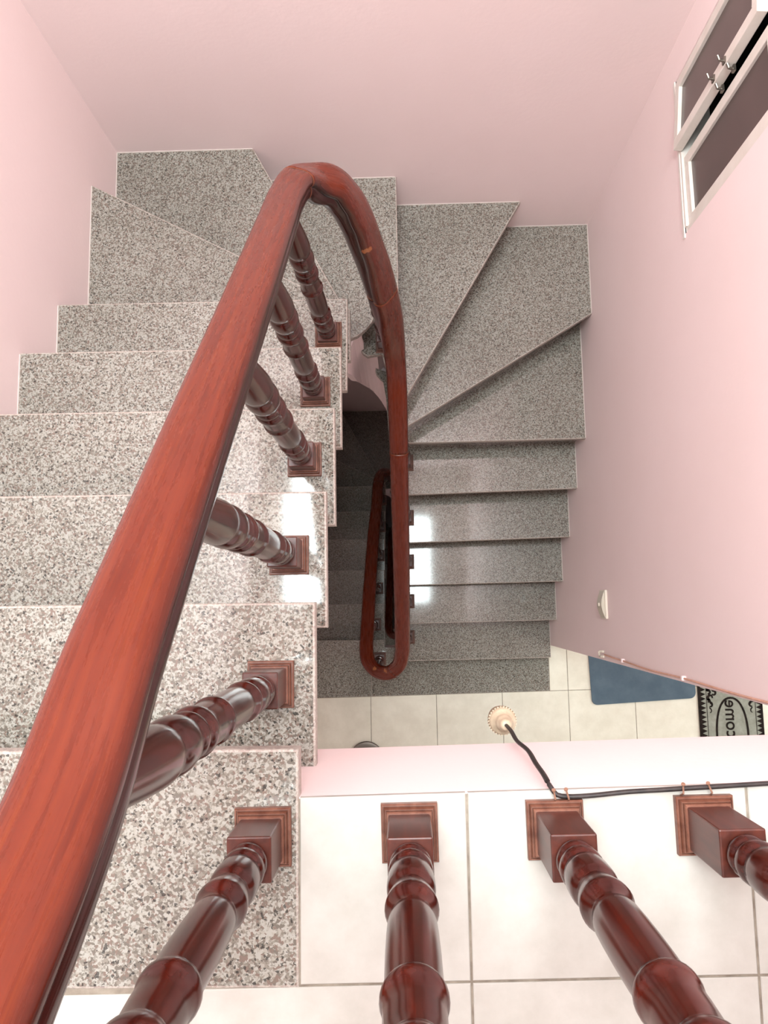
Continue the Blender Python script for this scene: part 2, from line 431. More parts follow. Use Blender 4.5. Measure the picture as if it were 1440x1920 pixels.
def stair(dz, xi, steps, label, first=0):
    root = empty('staircase', (0.0, 0.9, dz - STOREY)); tag(root, label, 'staircase')
    P = tread_polys(xi); Sg = nose_segments(xi)
    for i in steps:
        if i == 0 and first == 0 or i > 0:
            tread_obj(P[i], dz - i*R_, root)
        (ax, ay), (bx_, by_) = Sg[i]
        n = Vector((by_-ay, -(bx_-ax), 0)).normalized()*0.01
        bm = bmesh.new()
        add_prism(bm, [(ax-n.x, ay-n.y), (bx_-n.x, by_-n.y), (bx_+n.x, by_+n.y), (ax+n.x, ay+n.y)], dz-(i+1)*R_, dz-i*R_-TH)
        child_of(bm_obj('riser', bm, M['granite']), root)
        # caulk bead between slab and wall
        z = dz - i*R_
        def bead(x0, x1, y0, y1):
            bm = bmesh.new(); add_box(bm, x0, x1, y0, y1, z-0.004, z+0.0025)
            child_of(bm_obj('caulk_bead', bm, M['caulk']), root)
        if 1 <= i <= 5: bead(XL, XL+0.002, BACK_L[i], NOSE_L[i])
        if i == 6: bead(XL, XL+0.002, 1.05, 1.612)
        if i == 7: bead(XL, XL+0.002, 1.52, YB); bead(XL, -0.365, YB-0.002, YB)
        if i == 8: bead(-0.40, 0.152, YB-0.002, YB)
        if i == 9: bead(0.09, 0.668, YB-0.002, YB)
        if i == 10: bead(0.58, XR, YB-0.002, YB); bead(XR-0.002, XR, 1.46, YB)
        if i == 11: bead(XR-0.002, XR, 0.95, 1.50)
        if i >= 12: bead(XR-0.002, XR, NOSE_R[i][1]+0.004, NOSE_R[i][1]+0.26)
    return root
def stringer(dz, root, xi, full=True):
    # pink plastered string round the open well: (x, y, top, bottom), outer face offset away from the well
    K = []
    xl = xi - 0.075
    y = -0.02
    for i in range(1, 5):
        ya, yb_ = NOSE_L[i-1]-0.02, NOSE_L[i]-0.02
        K.append((xl, max(ya, -0.02), -i*R_-TH, -0.965*max(ya, 0)-0.47)); K.append((xl, yb_, -i*R_-TH, -0.965*yb_-0.47))
    z5, z6, z7, z8, z9, z10, z11 = [-q*R_-TH for q in range(5, 12)]
    K += [(xl, 0.871, z5, -1.36), (xl+0.02, 0.98, z5, -1.50), (-0.040, 1.07, z5, -1.68), (-0.0399, 1.071, z6, -1.68), (-0.036, 1.135, z6, -1.93), (-0.0359, 1.136, z7, -1.93), (-0.030, 1.190, z7, -2.20),
          (-0.0299, 1.1901, z8, -2.20), (-0.018, 1.222, z8, -2.36), (0.000, 1.240, z8, -2.47), (0.012, 1.246, z8, -2.52), (0.0121, 1.246, z9, -2.52), (0.030, 1.244, z9, -2.58), (0.052, 1.236, z9, -2.66),
          (0.066, 1.226, z9, -2.71), (0.0661, 1.2259, z10, -2.71), (0.085, 1.205, z10, -2.77), (0.100, 1.175, z10, -2.82), (0.1001, 1.1749, z11, -2.82), (0.114, 1.13, z11, -2.87), (0.124, 1.06, z11, -2.92), (0.128, 0.966, z11, -2.97)]
    if full:
        for i in range(12, 17):
            ya, yb_ = NOSE_R[i-1][0]+0.02, NOSE_R[i][0]+0.02
            f = lambda yy: -11*R_ - (0.947-yy)*1.0166 - 0.60
            K.append((0.128, ya, -i*R_-TH, f(ya))); K.append((0.128, yb_, -i*R_-TH, max(f(yb_), -STOREY-0.2)))
    K = [(a, b, c+dz, d+dz) for a, b, c, d in K]
    bm = bmesh.new(); n = len(K); ring = []
    for k, (x, y, t, b) in enumerate(K):
        p0 = Vector(K[max(k-1, 0)][:2]); p1 = Vector(K[min(k+1, n-1)][:2]); d = (p1-p0)
        d = d.normalized() if d.length > 1e-6 else Vector((0, 1))
        nrm = Vector((-d.y, d.x))*0.09      # to the left of travel: away from the well
        if k > 8: nrm = nrm*0.3
        ring.append([bm.verts.new((x, y, t)), bm.verts.new((x, y, b)), bm.verts.new((x+nrm.x, y+nrm.y, b)), bm.verts.new((x+nrm.x, y+nrm.y, t))])
    for a, b in zip(ring, ring[1:]):
        for j in range(4):
            bm.faces.new((a[j], a[(j+1) % 4], b[(j+1) % 4], b[j]))
    bm.faces.new(ring[0][::-1]); bm.faces.new(ring[-1])
    bmesh.ops.recalc_face_normals(bm, faces=list(bm.faces))
    return child_of(bm_obj('stringer', bm, M['wall']), root)
def soffits(dz, root, xi, right=True):
    def slab(x0, x1, ya, za, yb_, zb):
        bm = bmesh.new()
        vs = [bm.verts.new(p) for p in ((x0,ya,za),(x1,ya,za),(x1,yb_,zb),(x0,yb_,zb),(x0,ya,za-0.08),(x1,ya,za-0.08),(x1,yb_,zb-0.08),(x0,yb_,zb-0.08))]
        for f in ((0,1,2,3),(7,6,5,4),(0,4,5,1),(1,5,6,2),(2,6,7,3),(3,7,4,0)): bm.faces.new([vs[i] for i in f])
        bmesh.ops.recalc_face_normals(bm, faces=list(bm.faces))
        child_of(bm_obj('soffit', bm, M['wall']), root)
    slab(XL, xi-0.10, 0.0, dz-0.34, 1.05, dz-0.34-1.05*0.965)
    if right: slab(0.17, XR, 0.95, dz-12.4*R_, -0.05, dz-12.4*R_-1.0166)

st1 = stair(0.0, 0.0, range(0, 17), 'upper winding staircase of speckled granite treads from the landing to the lower floor')
stringer(0.0, st1, 0.0); soffits(0.0, st1, 0.0)
st2 = stair(-STOREY, 0.03, range(0, 17), 'shaded lower granite staircase seen down through the narrow well', first=1)
stringer(-STOREY, st2, 0.03); soffits(-STOREY, st2, 0.03)
st3 = stair(-2*STOREY, 0.03, range(0, 8), 'deepest granite flight glimpsed inside the handrail loop at the bottom of the well', first=1)
# stop every slab a hair short of the plaster
for st in (st1, st2, st3):
    for ch in st.children:
        for v in ch.data.vertices:
            v.co.x = min(max(v.co.x, XL+0.0006), XR-0.0006); v.co.y = min(v.co.y, YB-0.0006)

# ------------------------------------------------------------------ lower floors
def lower_floor(z, name, label, tiles):
    f = empty(name, (0, -1.0, z)); struct(f, label, 'floor')
    bm = bmesh.new()
    poly = [(XL, -2.2), (3.4, -2.2), (3.4, 1.2), (XR+0.13, 1.2), (XR+0.13, YE-0.02), (XR+0.02, YE-0.02), (XR, -0.075), (0.12, -0.075), (0.06, -0.075), (0.024, -0.075), (0.024, -0.02), (XL, -0.02)]
    add_prism(bm, poly, z-0.18, z-0.0025)
    child_of(bm_obj('grout_bed', bm, M['grout']), f)
    # granite border at the head and foot of the flights
    bm = bmesh.new()
    t = add_prism(bm, [(XL, -0.352), (-0.05, -0.340), (-0.05, -0.004), (XL, 0.0)], z-0.014, z, 0, 1); bevel_top(bm, t, 0.0015, 1, 1)
    child_of(bm_obj('granite_slab', bm, [M['granite'], M['granite_edge']]), f)
    bm = bmesh.new()
    t = add_prism(bm, [(-0.049, -0.340), (1.022, -0.323), (1.024, -0.060), (0.03, -0.052), (0.03, -0.004), (-0.049, -0.004)], z-0.014, z, 0, 1); bevel_top(bm, t, 0.0015, 1, 1)
    child_of(bm_obj('granite_slab', bm, [M['granite'], M['granite_edge']]), f)
    bm = bmesh.new(); add_prism(bm, [(0.032, -0.085), (0.128, -0.085), (0.128, -0.055), (0.032, -0.055)], z-0.36, z-0.016)
    child_of(bm_obj('well_edge', bm, M['wall']), f)
    if tiles:
        t0, tt = -0.0558, 0.3966
        skf = 0.0165
        P = lambda x, y: (x, y + skf*(x-1.02))
        for row in range(0, 3):
            y1 = -0.3235 - tt*row; y0 = y1 - tt
            for k in range(-3, 8):
                a, b = max(t0+tt*k, XL), t0+tt*(k+1)
                if b <= XL+0.01: continue
                tile([P(a+0.0016, y0+0.0016), P(b-0.0016, y0+0.0016), P(b-0.0016, y1-0.0016), P(a+0.0016, y1-0.0016)], z, M['tile_low'], f)
        for row in range(0, 3):
            y0 = -0.3235 + tt*row; y1 = y0 + tt
            for k in range(2, 8):
                a, b = max(t0+tt*k, 1.024), t0+tt*(k+1)
                if row > 0 or True:
                    if a < XR+0.13 and row >= 1: a = XR+0.13
                tile([P(a+0.0016, y0+0.0016), P(b-0.0016, y0+0.0016), P(b-0.0016, y1-0.0016), P(a+0.0016, y1-0.0016)], z, M['tile_low'], f)
    return f
f2 = lower_floor(-STOREY, 'floor', 'lower landing floor of ivory tiles with a granite border', True)
f3 = lower_floor(-2*STOREY, 'floor', 'bottom landing floor deep inside the stairwell', False)

# ------------------------------------------------------------------ railing
rl = empty('stair_railing', (-0.07, 0.0, 0.0))
tag(rl, 'continuous mahogany handrail on turned balusters winding down the stairwell', 'railing')
HALF = [(0.000, 0.0300), (0.014, 0.0296), (0.024, 0.0275), (0.0315, 0.0225), (0.0358, 0.0155), (0.0368, 0.0085), (0.0350, 0.0030),
        (0.0318, 0.0012), (0.0312, -0.0012), (0.0335, -0.0050), (0.0340, -0.0140), (0.0318, -0.0220), (0.0262, -0.0280), (0.0, -0.0300)]
PROF = [(x, z) for x, z in HALF] + [(-x, z) for x, z in HALF[-2:0:-1]]     # starts at top centre, goes over the right side
def swell(p):
    # the wreath at the far turn was carved from a thicker block
    if p.z < -STOREY + 1.5 or p.y < 1.02: return 1.0
    a = min(max((-0.40 - p.z)/0.18, 0), 1); b = min(max((p.z + 1.62)/0.45, 0), 1)
    t = min(a, b); return 1.0 + 0.23*t*t*(3-2*t)
def sweep(pts, name, scale=1.0, u0=0.0, mat='rail', tans=None):
    bm = bmesh.new(); uvl = bm.loops.layers.uv.new('UVMap')
    n = len(pts); rings = []; L = [u0]
    for i in range(1, n): L.append(L[-1] + (pts[i]-pts[i-1]).length)
    for i, p in enumerate(pts):
        t = tans[i] if tans else (pts[min(i+1, n-1)] - pts[max(i-1, 0)]).normalized()
        h = Vector((t.x, t.y, 0)).normalized()
        lat = Vector((h.y, -h.x, 0))            # to the right of travel
        up = lat.cross(t).normalized()
        sc = scale*swell(p)
        rings.append([bm.verts.new(p + lat*x*sc + up*z*sc) for x, z in PROF])
    m = len(PROF)
    def vv(j): return 0.5 + (j/m if j <= m/2 else j/m - 1.0)
    for i in range(n-1):
        a, b = rings[i], rings[i+1]
        for j in range(m):
            k = (j+1) % m
            f = bm.faces.new((a[j], a[k], b[k], b[j])); f.smooth = True
            v0 = 0.5 + j/m; v1 = 0.5 + (j+1)/m
            if j >= m/2: v0 -= 1; v1 -= 1
            for lp_, (uu, ww) in zip(f.loops, ((L[i], v0), (L[i], v1), (L[i+1], v1), (L[i+1], v0))):
                lp_[uvl].uv = (uu, ww)
    bm.faces.new(rings[0]); bm.faces.new(rings[-1][::-1])
    bmesh.ops.recalc_face_normals(bm, faces=list(bm.faces))
    o = bm_obj(name, bm, M[mat]); child_of(o, rl)
    return o, L[-1]
def right_z(y): return -11*R_ - (0.947-y)*1.0166 + 0.672
path = [(1.60, -0.105, 0.885), (0.70, -0.105, 0.885), (0.10, -0.108, 0.885), (-0.005, -0.112, 0.882), (-0.052, -0.090, 0.862), (-0.070, -0.050, 0.805), (-0.070, 0.0, 0.712), (-0.070, 0.08, 0.606),
        (-0.070, 0.16, 0.534), (-0.070, 0.25, 0.442), (-0.070, 0.40, 0.288), (-0.070, 0.62, 0.060), (-0.070, 0.80, -0.125), (-0.070, 0.92, -0.248), (-0.0685, 1.03, -0.358),
        (-0.056, 1.112, -0.440), (-0.029, 1.148, -0.508), (0.002, 1.164, -0.545), (0.029, 1.169, -0.610), (0.052, 1.167, -0.700), (0.071, 1.162, -0.824), (0.089, 1.155, -0.956),
        (0.109, 1.140, -1.130), (0.125, 1.122, -1.305), (0.137, 1.088, -1.490), (0.1435, 1.035, right_z(1.035)-0.005), (0.146, 0.95, right_z(0.95)), (0.147, 0.60, right_z(0.60)), (0.147, 0.30, right_z(0.30)), (0.145, 0.06, right_z(0.06)),
        (0.142, -0.02, right_z(-0.02)), (0.125, -0.085, -2.755), (0.085, -0.124, -2.805), (0.048, -0.132, -2.840), (0.005, -0.120, -2.880), (-0.032, -0.080, -2.915), (-0.044, -0.020, -2.960)]
def low_z(y): return -STOREY - 0.965*y + 0.675
path += [(-0.043, 0.05, low_z(0.05)), (-0.035, 0.31, low_z(0.31)), (-0.020, 0.64, low_z(0.64)), (-0.004, 0.85, low_z(0.85)), (0.002, 1.0, low_z(1.0)),
         (0.018, 1.075, low_z(1.05)-0.05), (0.050, 1.108, low_z(1.05)-0.16), (0.092, 1.120, low_z(1.05)-0.42), (0.120, 1.11, low_z(1.05)-0.72), (0.138, 1.085, low_z(1.05)-1.0), (0.148, 1.03, right_z(1.03)-STOREY),
         (0.150, 0.60, right_z(0.60)-STOREY), (0.148, 0.04, right_z(0.04)-STOREY), (0.140, -0.035, right_z(-0.035)-STOREY), (0.105, -0.082, -2.80-STOREY), (0.062, -0.092, -2.85-STOREY), (0.022, -0.070, -2.90-STOREY), (0.004, -0.015, -2.955-STOREY),
         (0.004, 0.05, low_z(0.05)-STOREY), (0.022, 0.60, low_z(0.60)-STOREY), (0.035, 1.0, low_z(1.0)-STOREY), (0.06, 1.08, low_z(1.05)-STOREY-.1)]
pts = catmull(path)
def cut_index(target):
    t = Vector(target); return min(range(len(pts)), key=lambda i: (pts[i]-t).length)
cuts = [0] + [cut_index(c) for c in ((-0.058, 1.108, -0.435), (0.106, 1.143, -1.10), (0.146, 0.80, right_z(0.80)), (0.10, -0.115, -2.79), (0.0, 1.0, low_z(1.0)), (0.148, 1.03, right_z(1.03)-STOREY), (0.105, -0.082, -2.80-STOREY))] + [len(pts)-1]
TAN = [(pts[min(i+1, len(pts)-1)] - pts[max(i-1, 0)]).normalized() for i in range(len(pts))]
u = 0.0
for a, b in zip(cuts, cuts[1:]):
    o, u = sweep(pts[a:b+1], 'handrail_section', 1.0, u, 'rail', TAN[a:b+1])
for c in cuts[1:4]:
    # hairline glue joint between two lengths of rail
    t = TAN[c]
    sweep([pts[c]-t*0.0007, pts[c]+t*0.0007], 'joint_seam', 1.008, 0.0, 'seam', [t, t])

# turned baluster, base at z = 0
BCACHE = {}
def baluster_meshes(off, k=1.0):
    off = round(off, 3)
    if (off, k) not in BCACHE: BCACHE[(off, k)] = _baluster_meshes(off, k)
    return BCACHE[(off, k)]
def _baluster_meshes(off, k):
    prof = [(0.0205, 0.095), (0.0225, 0.1005), (0.0252, 0.106), (0.0256, 0.111), (0.0240, 0.1165), (0.0212, 0.119), (0.0214, 0.121),
            (0.0250, 0.124), (0.0268, 0.130), (0.0268, 0.137), (0.0248, 0.143), (0.0224, 0.1455), (0.0226, 0.1475), (0.0262, 0.152), (0.0272, 0.162), (0.0276, 0.176),
            (0.0272, 0.188), (0.0256, 0.196), (0.0230, 0.200), (0.0228, 0.203), (0.0246, 0.212), (0.0266, 0.222), (0.0282, 0.232), (0.0284, 0.238), (0.0262, 0.243), (0.0234, 0.249), (0.0218, 0.255),
            (0.0214, 0.260), (0.0236, 0.266), (0.0248, 0.276), (0.0254, 0.300), (0.0256, 0.335), (0.0252, 0.370), (0.0244, 0.396), (0.0244, 0.399),
            (0.0268, 0.402), (0.0284, 0.407), (0.0284, 0.412), (0.0270, 0.417), (0.0256, 0.419), (0.0252, 0.440), (0.0240, 0.462), (0.0232, 0.474), (0.0236, 0.477), (0.0266, 0.483), (0.0284, 0.491), (0.0284, 0.498), (0.0262, 0.506), (0.0238, 0.509),
            (0.0240, 0.512), (0.0262, 0.520), (0.0266, 0.528), (0.0240, 0.535), (0.0224, 0.538), (0.0238, 0.545), (0.0276, 0.556), (0.0292, 0.572), (0.0286, 0.588), (0.0262, 0.600), (0.0238, 0.605), (0.0242, 0.608), (0.0276, 0.617), (0.0284, 0.634), (0.0272, 0.660), (0.0250, 0.690), (0.0226, 0.720), (0.0206, 0.750), (0.0204, 0.790)]
    prof = [(r, 0.097 + off + (z-0.097)*k) for r, z in prof]
    bm = bmesh.new(); lathe(bm, prof, 32)
    bmesh.ops.recalc_face_normals(bm, faces=list(bm.faces))
    me = bpy.data.meshes.new('baluster'); bm.to_mesh(me); bm.free()
    for p in me.polygons: p.use_smooth = len(p.vertices) == 4 and abs(p.normal.z) < 0.98 and p.area < 4e-4
    me.materials.append(M['baluster'])
    bm = bmesh.new(); add_box(bm, -0.0285, 0.0285, -0.0285, 0.0285, 0.017, 0.097+off)
    bmesh.ops.bevel(bm, geom=list(bm.edges), offset=0.0022, offset_type='OFFSET', segments=2, profile=0.5, affect='EDGES')
    mb = bpy.data.meshes.new('block'); bm.to_mesh(mb); bm.free(); mb.materials.append(M['block'])
    return me, mb
bm = bmesh.new()
steps = [(0.0392, 0.0003), (0.0392, 0.0100), (0.0380, 0.0118), (0.0366, 0.0118), (0.0362, 0.0098), (0.0352, 0.0098), (0.0340, 0.0150), (0.0332, 0.0178), (0.0326, 0.0178), (0.0322, 0.0160), (0.0316, 0.0160), (0.0312, 0.0230), (0.0300, 0.0245), (0.0280, 0.0245)]
rg = [[bm.verts.new((sx*h, sy*h, z)) for sx, sy in ((-1,-1),(1,-1),(1,1),(-1,1))] for h, z in steps]
for a, b in zip(rg, rg[1:]):
    for k in range(4): bm.faces.new((a[k], a[(k+1) % 4], b[(k+1) % 4], b[k]))
bm.faces.new(rg[0][::-1]); bm.faces.new(rg[-1])
plate_me = bpy.data.meshes.new('base_plate'); bm.normal_update(); bm.to_mesh(plate_me); bm.free(); plate_me.materials.append(M['plate'])
def rail_height(x, y, z):
    # height of the rail's centre over a tread point
    c = [p for p in pts if z + 0.45 < p.z < z + 1.1]
    return min(c, key=lambda p: (p.x-x)**2 + (p.y-y)**2).z - z
def place_baluster(base, top=None, off=None, yaw=0.0, k=1.0):
    if off is None: off = max(-0.08, min(0.05, rail_height(*(top or base)[:2], base[2]) - 0.018 - 0.790))
    kind = baluster_meshes(off, k)
    o = bpy.data.objects.new('baluster', kind[0]); COL.objects.link(o)
    base = Vector(base)
    q = Vector((0, 0, 1)).rotation_difference((Vector(top)-base).normalized()) if top else Matrix.Identity(3).to_quaternion()
    o.parent = rl; o.matrix_parent_inverse = Matrix.Translation(-rl.location)
    o.location = base + Vector((0, 0, 0.055*math.sin(q.angle)))
    o.rotation_mode = 'QUATERNION'
    from mathutils import Quaternion
    o.rotation_quaternion = q @ Quaternion((0, 0, 1), yaw)
    for nm, me in (('block', kind[1]), ('base_plate', plate_me)):
        c = bpy.data.objects.new(nm, me); COL.objects.link(c); c.parent = o
    return o
# landing row
for x, y in ((-0.049, -0.110), (0.155, -0.106), (0.356, -0.104), (0.561, -0.100), (0.766, -0.100), (0.97, -0.100)):
    place_baluster((x, y, 0.0), None, 0.010 if x < 0 else 0.033, 0.012, 1.08)
# flight beside the left wall
for i, (x, y) in enumerate(((-0.075, 0.077), (-0.075, 0.310), (-0.070, 0.545), (-0.068, 0.766), (-0.052, 0.996))):
    z = -(i+1)*R_
    place_baluster((x, y, z), (-0.071, y, z+0.8))
# winder balusters
place_baluster((0.100, 1.266, -9*R_), (0.078, 1.185, -9*R_+0.85))
# right flight
for k, (yc) in enumerate((0.888, 0.645, 0.433, 0.225, 0.020)):
    z = -(12+k)*R_
    place_baluster((0.176, yc, z), (0.149, yc, z+0.8))
# lower storeys
place_baluster((0.002, -0.117, -STOREY), (0.02, -0.11, -STOREY+0.8))
for i, (x, y) in enumerate(((-0.030, 0.085), (-0.018, 0.318), (-0.012, 0.550), (-0.004, 0.775), (0.002, 1.000))):
    z = -STOREY - (i+1)*R_
    place_baluster((x, y, z), (x-0.006, y, z+0.8))
for k, (yc) in enumerate((0.888, 0.645, 0.433, 0.225, 0.020)):
    z = -STOREY - (12+k)*R_
    place_baluster((0.172, yc, z), (0.150, yc, z+0.8))

# ------------------------------------------------------------------ window in the right wall
w1 = empty('window_1', (XR, 1.51, WZ0)); struct(w1, 'small two-leaf white window with smoked glass in the pink wall', 'window')
def wpart(o): return child_of(o, w1)
bm = bmesh.new()
add_box(bm, XR+0.004, XR+0.09, WY0, WY0+0.018, WZ0, WZ1)
add_box(bm, XR+0.004, XR+0.09, WY1-0.018, WY1, WZ0, WZ1)
add_box(bm, XR-0.002, XR+0.09, WY0+0.018, WY1-0.018, WZ0, WZ0+0.012)
add_box(bm, XR+0.004, XR+0.09, WY0+0.018, WY1-0.018, WZ1-0.02, WZ1)
wpart(bm_obj('window_frame', bm, M['alu']))
bm = bmesh.new(); add_box(bm, XR+0.091, XR+0.096, WY0, WY1, WZ0, WZ1)  # dark sheet standing in for the shade behind the window leaves
wpart(bm_obj('gap_shade_sheet', bm, M['dark']))
def sash(p_hinge, p_free, z0, z1, th, fw):
    a = Vector(p_hinge); b = Vector(p_free); d = (b-a); Lh = d.length; ang = math.atan2(d.y, d.x)
    def mk(name, boxes, mat, par=None, bev=0.0015):
        bm = bmesh.new()
        for q in boxes: add_box(bm, *q)
        if bev: bmesh.ops.bevel(bm, geom=list(bm.edges), offset=bev, offset_type='OFFSET', segments=1, profile=0.5, affect='EDGES')
        bm.transform(Matrix.Translation((a.x, a.y, 0)) @ Matrix.Rotation(ang, 4, 'Z'))
        return bm_obj(name, bm, mat)
    s_ = 1 if d.y < 0 else -1    # wall side
    y0, y1 = (0.0, th) if s_ > 0 else (-th, 0.0)
    fr = wpart(mk('sash', [(0, fw, y0, y1, z0, z1), (Lh-fw, Lh, y0, y1, z0, z1), (fw, Lh-fw, y0, y1, z0, z0+fw), (fw, Lh-fw, y0, y1, z1-fw, z1)], M['alu']))
    ym = (y0+y1)/2
    gl = mk('pane', [(fw-0.004, Lh-fw+0.004, ym-0.003, ym+0.003, z0+fw-0.004, z1-fw+0.004)], M['glass'], bev=0)
    gl.parent = fr
    return fr
zs0, zs1 = WZ0+0.016, WZ1-0.022
sash((XR-0.006, WY1-0.016), (XR-0.026, 1.522), zs0, zs1, 0.026, 0.030)     # far leaf, just ajar
sash((XR+0.006, WY0+0.016), (XR+0.004, 1.500), zs0, zs1, 0.024, 0.028)     # near leaf
for (y, z, x) in ((1.532, -0.735, XR-0.026), (1.532, -0.668, XR-0.026), (1.510, -0.668, XR-0.004), (1.506, -0.738, XR-0.004)):
    bm = bmesh.new()
    add_box(bm, x-0.004, x+0.002, y-0.008, y+0.008, z-0.007, z+0.007)
    tube(bm, [Vector((x-0.003, y, z)), Vector((x-0.014, y+0.001, z+0.002)), Vector((x-0.018, y+0.012, z+0.004))], 0.0038, None, 8)
    wpart(bm_obj('latch', bm, M['steel']))
bm = bmesh.new()
add_box(bm, XR-0.004, XR+0.003, WY0-0.012, WY1, WZ0-0.012, WZ0)
wpart(bm_obj('sill_bead', bm, M['caulk']))

# skylight frame in the ceiling
sk_ = empty('window_2', (0.02, 0.85, CEIL)); struct(sk_, 'roof light above the stairwell', 'window')
bm = bmesh.new()
add_box(bm, SX0, SX0+0.03, SY0, SY1, CEIL-0.03, CEIL+0.02); add_box(bm, SX1-0.03, SX1, SY0, SY1, CEIL-0.03, CEIL+0.02)
add_box(bm, SX0+0.03, SX1-0.03, SY0, SY0+0.03, CEIL-0.03, CEIL+0.02); add_box(bm, SX0+0.03, SX1-0.03, SY1-0.03, SY1, CEIL-0.03, CEIL+0.02)
child_of(bm_obj('window_frame', bm, M['alu']), sk_)

# ------------------------------------------------------------------ small things
# wall switch
sw = empty('wall_switch', (XR, 0.195, -2.18)); tag(sw, 'white switch plate with a small round button on the pink right wall', 'switch')
bm = bmesh.new(); add_box(bm, XR-0.010, XR, 0.134, 0.254, -2.222, -2.132)
bmesh.ops.bevel(bm, geom=list(bm.edges), offset=0.002, offset_type='OFFSET', segments=2, profile=0.5, affect='EDGES')
child_of(bm_obj('backing_plate', bm, M['plastic']), sw)
bm = bmesh.new(); n = 10
for k in range(n+1):
    pass
prof = [(0.138 + 0.112*k/n, XR-0.010-0.014*math.sin(math.pi*k/n)) for k in range(n+1)]
lo = [bm.verts.new((x, y, -2.214)) for y, x in prof]; hi = [bm.verts.new((x, y, -2.142)) for y, x in prof]
for k in range(n): bm.faces.new((lo[k], lo[k+1], hi[k+1], hi[k]))
bm.faces.new(lo); bm.faces.new(hi[::-1]); bm.faces.new((lo[0], hi[0], hi[n], lo[n]))
bmesh.ops.recalc_face_normals(bm, faces=list(bm.faces))
child_of(bm_obj('cover', bm, M['switch_face']), sw)
bm = bmesh.new(); lathe(bm, [(0.0075, 0), (0.0075, 0.004), (0.005, 0.0055)], 16)
bm.transform(Matrix.Translation((XR-0.0235, 0.194, -2.178)) @ Matrix.Rotation(-math.pi/2, 4, 'Y'))
child_of(bm_obj('button', bm, M['plastic']), sw)

# wire clipped along the free edge of the right wall
wc = empty('wall_cable', (XR, -0.025, -2.2)); tag(wc, 'thin paint-smeared cable clipped along the free edge of the right wall', 'cable')
bm = bmesh.new()
cp = catmull([(XR-0.006, -0.016, -2.20), (XR-0.006, -0.020, -2.06), (XR-0.006, -0.022, -1.93), (XR-0.007, -0.030, -1.6), (XR-0.006, -0.028, -1.28), (XR-0.006, -0.033, -0.9), (XR-0.006, -0.030, -0.4), (XR-0.006, -0.030, 0.2)], 0.03)
tube(bm, cp, 0.0032, None, 8); child_of(bm_obj('cable', bm, M['painted_cable'], smooth=True), wc)
for zz, yy in ((-1.93, -0.022), (-1.28, -0.028)):
    bm = bmesh.new(); add_box(bm, XR-0.013, XR, yy-0.007, yy+0.008, zz-0.008, zz+0.008)
    bmesh.ops.bevel(bm, geom=list(bm.edges), offset=0.002, offset_type='OFFSET', segments=1, profile=0.5, affect='EDGES')
    child_of(bm_obj('clip', bm, M['wall']), wc)
bm = bmesh.new()
tube(bm, catmull([(XR-0.004, -0.004, -2.22), (XR-0.016, -0.006, -2.245), (XR-0.020, -0.022, -2.225), (XR-0.010, -0.024, -2.195)], 0.006), 0.005, None, 8)
child_of(bm_obj('cable_end', bm, M['plastic'], smooth=True), wc)

# hanging lampholder with its flex
lh = empty('pendant_lampholder', (0.352, -0.040, -0.50)); tag(lh, 'empty ivory lampholder hanging on a black flex off the landing edge', 'lampholder')
bm = bmesh.new()
lathe(bm, [(0.0245, -0.075), (0.0255, -0.050), (0.0270, -0.046), (0.0278, -0.040), (0.0278, -0.026), (0.0262, -0.020), (0.0235, -0.016), (0.0180, -0.012), (0.0168, 0.004), (0.0150, 0.010), (0.0128, 0.014), (0.0118, 0.026), (0.0100, 0.031), (0.0065, 0.033)], 40, -0.490, 0.352, -0.034)
child_of(bm_obj('socket', bm, M['ceramic'], smooth=True), lh)
for k in range(36):
    pass
bm = bmesh.new()
for k in range(30):
    a = 2*math.pi*k/30; c, s = math.cos(a), math.sin(a)
    vs = add_box(bm, 0.0270, 0.0295, -0.0014, 0.0014, -0.041, -0.025)
    vv_ = {v for f in vs for v in f.verts}
    bmesh.ops.transform(bm, matrix=Matrix.Translation((0.352, -0.034, -0.490)) @ Matrix.Rotation(a, 4, 'Z'), verts=list(vv_))
child_of(bm_obj('knurled_rim', bm, M['ceramic']), lh)
bm = bmesh.new()
tube(bm, catmull([(0.352, -0.034, -0.462), (0.353, -0.035, -0.40), (0.350, -0.037, -0.30), (0.354, -0.036, -0.20), (0.350, -0.037, -0.10), (0.350, -0.040, -0.03), (0.353, -0.049, 0.003), (0.360, -0.058, 0.006), (0.374, -0.0605, 0.006), (0.402, -0.0600, 0.006), (0.461, -0.0550, 0.006), (0.505, -0.0530, 0.006), (0.534, -0.0515, 0.006), (0.578, -0.0495, 0.006), (0.652, -0.0460, 0.006), (0.80, -0.040, 0.006), (0.97, -0.036, 0.006)], 0.008), 0.0034, 0.0040, 10)
child_of(bm_obj('flex', bm, M['cable'], smooth=True), lh)
# bent nails that pin the flex
for k, (a, b) in enumerate((((0.357, -0.067), (0.354, -0.050)), ((0.376, -0.067), (0.371, -0.049)), ((0.531, -0.061), (0.531, -0.044)), ((0.572, -0.061), (0.565, -0.043)))):
    bm = bmesh.new()
    pA = Vector((a[0], a[1], 0.004)); pB = Vector((b[0], b[1], 0.0165))
    tube(bm, [pA, pA.lerp(pB, 0.3)+Vector((0, 0, 0.008)), pB], 0.0013, None, 8)
    d = (pB-pA).normalized(); tube(bm, [pB, pB+d*0.0015], 0.0028, None, 10)
    o = bm_obj('bent_nail', bm, M['nail'])
    tag(o, ['rusty bent nail over the flex, nearest the hanging drop', 'second rusty nail from the hanging drop, above the third landing baluster', 'rusty nail above the left half of the rightmost baluster base', 'rusty nail above the right half of the rightmost baluster base'][k], 'nail', 'nails pinning the flex')

